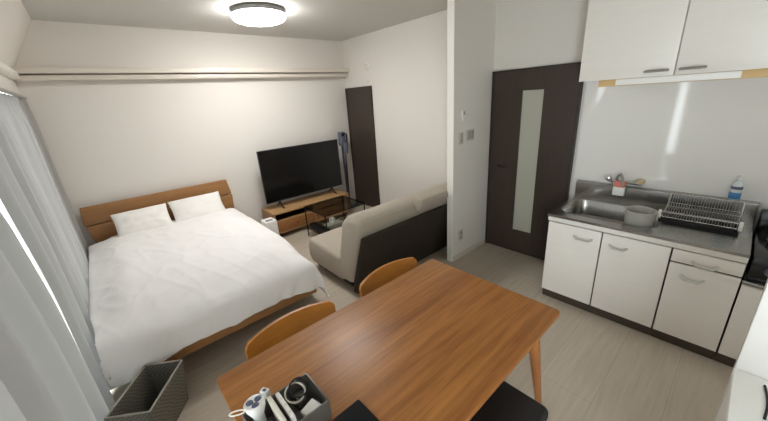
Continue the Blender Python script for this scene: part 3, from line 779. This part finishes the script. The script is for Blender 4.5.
def make_chair(x0, x1):
    xc = (x0 + x1) / 2; w = x1 - x0
    t = thing('dining_chair', 'honey-coloured wooden dining chair on the far side of the table, nearer the curtain', 'chair', (xc, 1.2, 0), 'wooden dining chairs')
    bm = BM(); nx, nz = 28, 8; F, B_ = [], []
    for i in range(nx + 1):
        a = -1 + 2 * i / nx
        y = 1.474 - .062 * a * a
        zt_ = .726 - .012 * abs(a) ** 2.5; zb_ = .585 + .03 * abs(a) ** 2
        if abs(a) > .93: q = (abs(a) - .93) / .07; zt_ -= .02 * q * q; zb_ += .03 * q * q
        cf, cb = [], []
        for j in range(nz + 1):
            z = zb_ + (zt_ - zb_) * j / nz; lean = .10 * (z - .6)
            cf.append(bm.verts.new((xc + a * w / 2, y + lean, z))); cb.append(bm.verts.new((xc + a * w / 2 * 1.01, y + lean + .018, z)))
        F.append(cf); B_.append(cb)
    for i in range(nx):
        for j in range(nz):
            bm.faces.new((F[i][j], F[i + 1][j], F[i + 1][j + 1], F[i][j + 1])); bm.faces.new((B_[i][j], B_[i][j + 1], B_[i + 1][j + 1], B_[i + 1][j]))
        bm.faces.new((F[i][nz], F[i + 1][nz], B_[i + 1][nz], B_[i][nz])); bm.faces.new((F[i][0], B_[i][0], B_[i + 1][0], F[i + 1][0]))
    for i in (0, nx):
        for j in range(nz): bm.faces.new((F[i][j], F[i][j + 1], B_[i][j + 1], B_[i][j]))
    obj('backrest', bm, 'chair', t)
    bm = BM(); prism(bm, rrect(xc - .22, xc + .22, .98, 1.40, .05), 'z', .42, .455, .01, 3); obj('seat', bm, 'blackseat', t)
    bm = BM(); box(bm, xc - .19, xc + .19, 1.01, 1.37, .385, .42, .003); obj('seat_frame', bm, 'chair', t)
    for sx in (-1, 1):
        bm = BM(); cyl(bm, (xc + sx * .215, 1.00, 0), (xc + sx * .19, 1.03, .419), .013, .019, 14); obj('leg', bm, 'chair', t)
        bm = BM(); tube(bm, [(xc + sx * .215, 1.475, 0), (xc + sx * .205, 1.42, .40), (xc + sx * .20, 1.46, .60), (xc + sx * .20, 1.465, .66)], .015, 12); obj('leg', bm, 'chair', t)
    return t
ch = make_chair(.275, .79)
dup(ch, (.713, 0, 0), 'honey-coloured wooden dining chair on the far side of the table, nearer the sofa')

bn = thing('bench', 'black padded bench tucked under the near side of the table', 'bench', (.77, .53, 0))
bm = BM(); prism(bm, rrect(.34, 1.208, .345, .70, .03), 'z', .385, .445, .014, 4); obj('seat_pad', bm, 'blackseat', bn)
bm = BM(); box(bm, .37, 1.18, .375, .67, .335, .385, .003); obj('frame', bm, 'tableleg', bn)
for x, y in ((.42, .42), (1.13, .42), (.42, .63), (1.13, .63)):
    bm = BM(); cyl(bm, (x, y, 0), (x, y, .336), .014, .02, 14); obj('leg', bm, 'tableleg', bn)

# ------------------------------------------------------------------ things on the table
og = thing('organizer_box', 'smoked open organizer box holding remotes and cables on the table', 'box', (.25, .89, TBZ))
OX, OX2, OYa, OYb, OZ = .125, .378, .812, .982, .085
bm = BM(); z0 = TBZ + .0005
box(bm, OX, OX2, OYa, OYb, z0, z0 + .004); box(bm, OX, OX2, OYa, OYa + .004, z0 + .004, z0 + OZ, .001); box(bm, OX, OX2, OYb - .004, OYb, z0 + .004, z0 + OZ, .001)
box(bm, OX, OX + .004, OYa + .004, OYb - .004, z0 + .004, z0 + OZ, .001); box(bm, OX2 - .004, OX2, OYa + .004, OYb - .004, z0 + .004, z0 + OZ, .001); box(bm, .268, .271, OYa + .004, OYb - .004, z0 + .004, z0 + .05)
obj('shell', bm, 'tray', og, False)
bm = BM(); tube(bm, [(p[0], p[1], z0 + OZ) for p in rrect(OX + .002, OX2 - .002, OYa + .002, OYb - .002, .006, 3)], .0032, 6, True); obj('rim', bm, 'tray', og)
def remote(x0, y0, label, m, tilt, dz=0.0):
    t = thing('remote_control', label, 'remote', (x0, y0, TBZ), 'remotes in the organizer box')
    mt = Matrix.Translation((x0, y0, z0 + .006)) @ Matrix.Rotation(tilt, 4, 'Y')
    bm = BM(); box(bm, -.008, .008, -.064, .064, .0, .115 + dz, .005, 3, mt); obj('case', bm, m, t)
    for k_ in range(3):
        bm = BM(); box(bm, -.004, .004, -.048 + .035 * k_, -.038 + .035 * k_, .1145 + dz, .1158 + dz, .0005, 1, mt)
        obj('button', bm, 'offwhite', t)
remote(.256, .885, 'white remote standing in the organizer box, beside the coiled cables', 'white', -.10)
remote(.230, .88, 'white remote standing in the organizer box, beside the white flashlight', 'offwhite', -.13, .012)
mt = Matrix.Translation((.243, .885, z0 + .006)) @ Matrix.Rotation(-.115, 4, 'Y')
bm = BM(); box(bm, -.0025, .0025, -.062, .062, 0, .10, .001, 2, mt); o = obj('phone_case', bm, 'black'); tag(o, 'black slim case wedged between the two white remotes', 'case')
bm = BM(); box(bm, .172, .202, .818, .895, z0 + .005, z0 + .09, .006); o = obj('pouch', bm, 'black'); tag(o, 'black pouch standing in the organizer box below the flashlight', 'pouch')
bm = BM(); mt = Matrix.Translation((.325, .850, z0 + .047)) @ Matrix.Rotation(.25, 4, 'Z') @ Matrix.Rotation(-.12, 4, 'Y')
box(bm, -.03, .03, -.03, .03, -.014, .014, .005, 3, mt); o = obj('power_adapter', bm, 'white'); tag(o, 'square white power adapter in the corner of the organizer box', 'adapter')
bm = BM(); box(bm, .280, .37, .818, .90, z0 + .0045, z0 + .028, .004); o = obj('battery_pack', bm, 'tray'); tag(o, 'dark grey block under the white power adapter', 'battery')
def coil(cx, cy, cz, rad, m, label, turns, tilt, r_=.0022):
    bm = BM(); pts = []
    for i in range(turns * 28):
        a = 2 * PI * i / 28; rr_ = rad * (1 + .05 * math.sin(i * .37)); q = Vector((rr_ * math.cos(a), rr_ * .92 * math.sin(a), .004 * (i / 28) + .003 * math.sin(2.3 * a / turns)))
        pts.append(Vector((cx, cy, cz)) + Matrix.Rotation(tilt, 3, 'X') @ q)
    tube(bm, pts, r_, 6); o = obj('cable', bm, m); tag(o, label, 'cable', 'coiled cables in the organizer box')
coil(.324, .945, z0 + .080, .036, 'black', 'coiled black cable in the organizer box', 4, .55)
coil(.306, .942, z0 + .072, .037, 'offwhite', 'coiled white cable behind the black one in the organizer box', 3, .55, .0018)
bm = BM(); box(bm, .300, .340, .920, .960, z0 + .0045, z0 + .055, .008); o = obj('plug_block', bm, 'tray'); tag(o, 'dark grey plug block inside the coiled cables', 'plug')

fl = thing('flashlight', 'white flashlight with three lenses and a wrist loop, head up', 'flashlight', (.172, .935, TBZ))
def lathe_ax(bm, prof, seg=28, off=Vector((0, 0, 0)), **kw):
    n0 = len(bm.verts); lathe(bm, prof, (0, 0, 0), seg, **kw); bm.verts.ensure_lookup_table()
    for v in bm.verts[n0:]: v.co = base + rot @ (v.co + off)
base = Vector((.172, .935, z0 + .006)); ax = Vector((-.03, .14, 1)).normalized(); rot = Vector((0, 0, 1)).rotation_difference(ax).to_matrix()
bm = BM(); lathe_ax(bm, [(.017, 0), (.019, .003), (.019, .075), (.033, .110), (.036, .130), (.033, .133), (.031, .129), (.004, .128)]); obj('body', bm, 'white', fl)
for k_ in range(3):
    a = k_ * 2 * PI / 3 + .4; bm = BM(); lathe_ax(bm, [(.0125, 0), (.0125, .003), (.009, .005), (.002, .0045)], 18, Vector((.0165 * math.cos(a), .0165 * math.sin(a), .1282))); obj('lens', bm, 'lens', fl)
hp = base + rot @ Vector((0, 0, .118))
bm = BM(); tube(bm, [hp + Vector((-.034 - .022 * (1 - math.cos(a)), .006 * math.sin(a) + .008 + .010 * (1 - math.cos(a)), -.004 + .004 * math.sin(a))) for a in [2 * PI * i / 20 for i in range(20)]], .0028, 6, True); obj('wrist_loop', bm, 'offwhite', fl)
bm = BM(); mt = Matrix.Translation((.222, 1.012, z0 + .001)) @ Matrix.Rotation(.5, 4, 'Z')
box(bm, -.011, .011, -.016, .016, 0, .098, .003, 2, mt); o = obj('charger', bm, 'white')
tag(o, 'slim white charger block standing right behind the flashlight', 'charger')
bm = BM(); box(bm, -.006, .006, -.007, .007, .0975, .0985, 0, 1, mt); obj('dark_port', bm, 'lens', o, False)

bm = BM(); prism(bm, rrect(.19, .49, .575, .797, .006, 3), 'z', TBZ + .0005, TBZ + .010, .002, 2); o = obj('tablet', bm, 'tabletblack'); tag(o, 'black flat tablet lying on the table edge in front', 'tablet')

# ------------------------------------------------------------------ basket by the bed
bk = thing('basket', 'grey woven open basket on the floor at the foot of the bed', 'basket', (-.15, 2.12, 0))
BH = .30; Afr = Vector((.047, 2.155)); ul = Vector((-.575, -.818)); us = Vector((-.818, .575)); Lb, Wb = .375, .235
def bc(a, b, inset=0.0):
    cen = Afr + ul * Lb / 2 + us * Wb / 2
    return cen + ul * (a * (Lb / 2 - inset)) + us * (b * (Wb / 2 - inset))
bm = BM(); rings = []
for ins, z in ((.03, 0.0), (.0, BH), (.012, BH), (.040, .012)):
    rings.append([bm.verts.new((*bc(a, b, ins), z)) for a, b in ((-1, -1), (1, -1), (1, 1), (-1, 1))])
for A, B in zip(rings, rings[1:]):
    for i in range(4): bm.faces.new((A[i], A[(i + 1) % 4], B[(i + 1) % 4], B[i]))
bm.faces.new(rings[0]); bm.faces.new(rings[-1]); obj('woven_body', bm, 'wicker', bk, False)
bm = BM(); tube(bm, [(*bc(a, b, .006), BH) for a, b in ((-1, -1), (0, -1), (1, -1), (1, 0), (1, 1), (0, 1), (-1, 1), (-1, 0))], .007, 8, True); obj('rim', bm, 'offwicker', bk)

# put origins of single-mesh things at their base centre
for o in list(C.objects):
    if o.type == 'MESH' and o.parent is None and 'label' in o and not o.children:
        cs = [Vector(v.co) for v in o.data.vertices]
        b0 = Vector(((min(c.x for c in cs) + max(c.x for c in cs)) / 2, (min(c.y for c in cs) + max(c.y for c in cs)) / 2, min(c.z for c in cs)))
        o.data.transform(Matrix.Translation(-b0)); o.location = b0
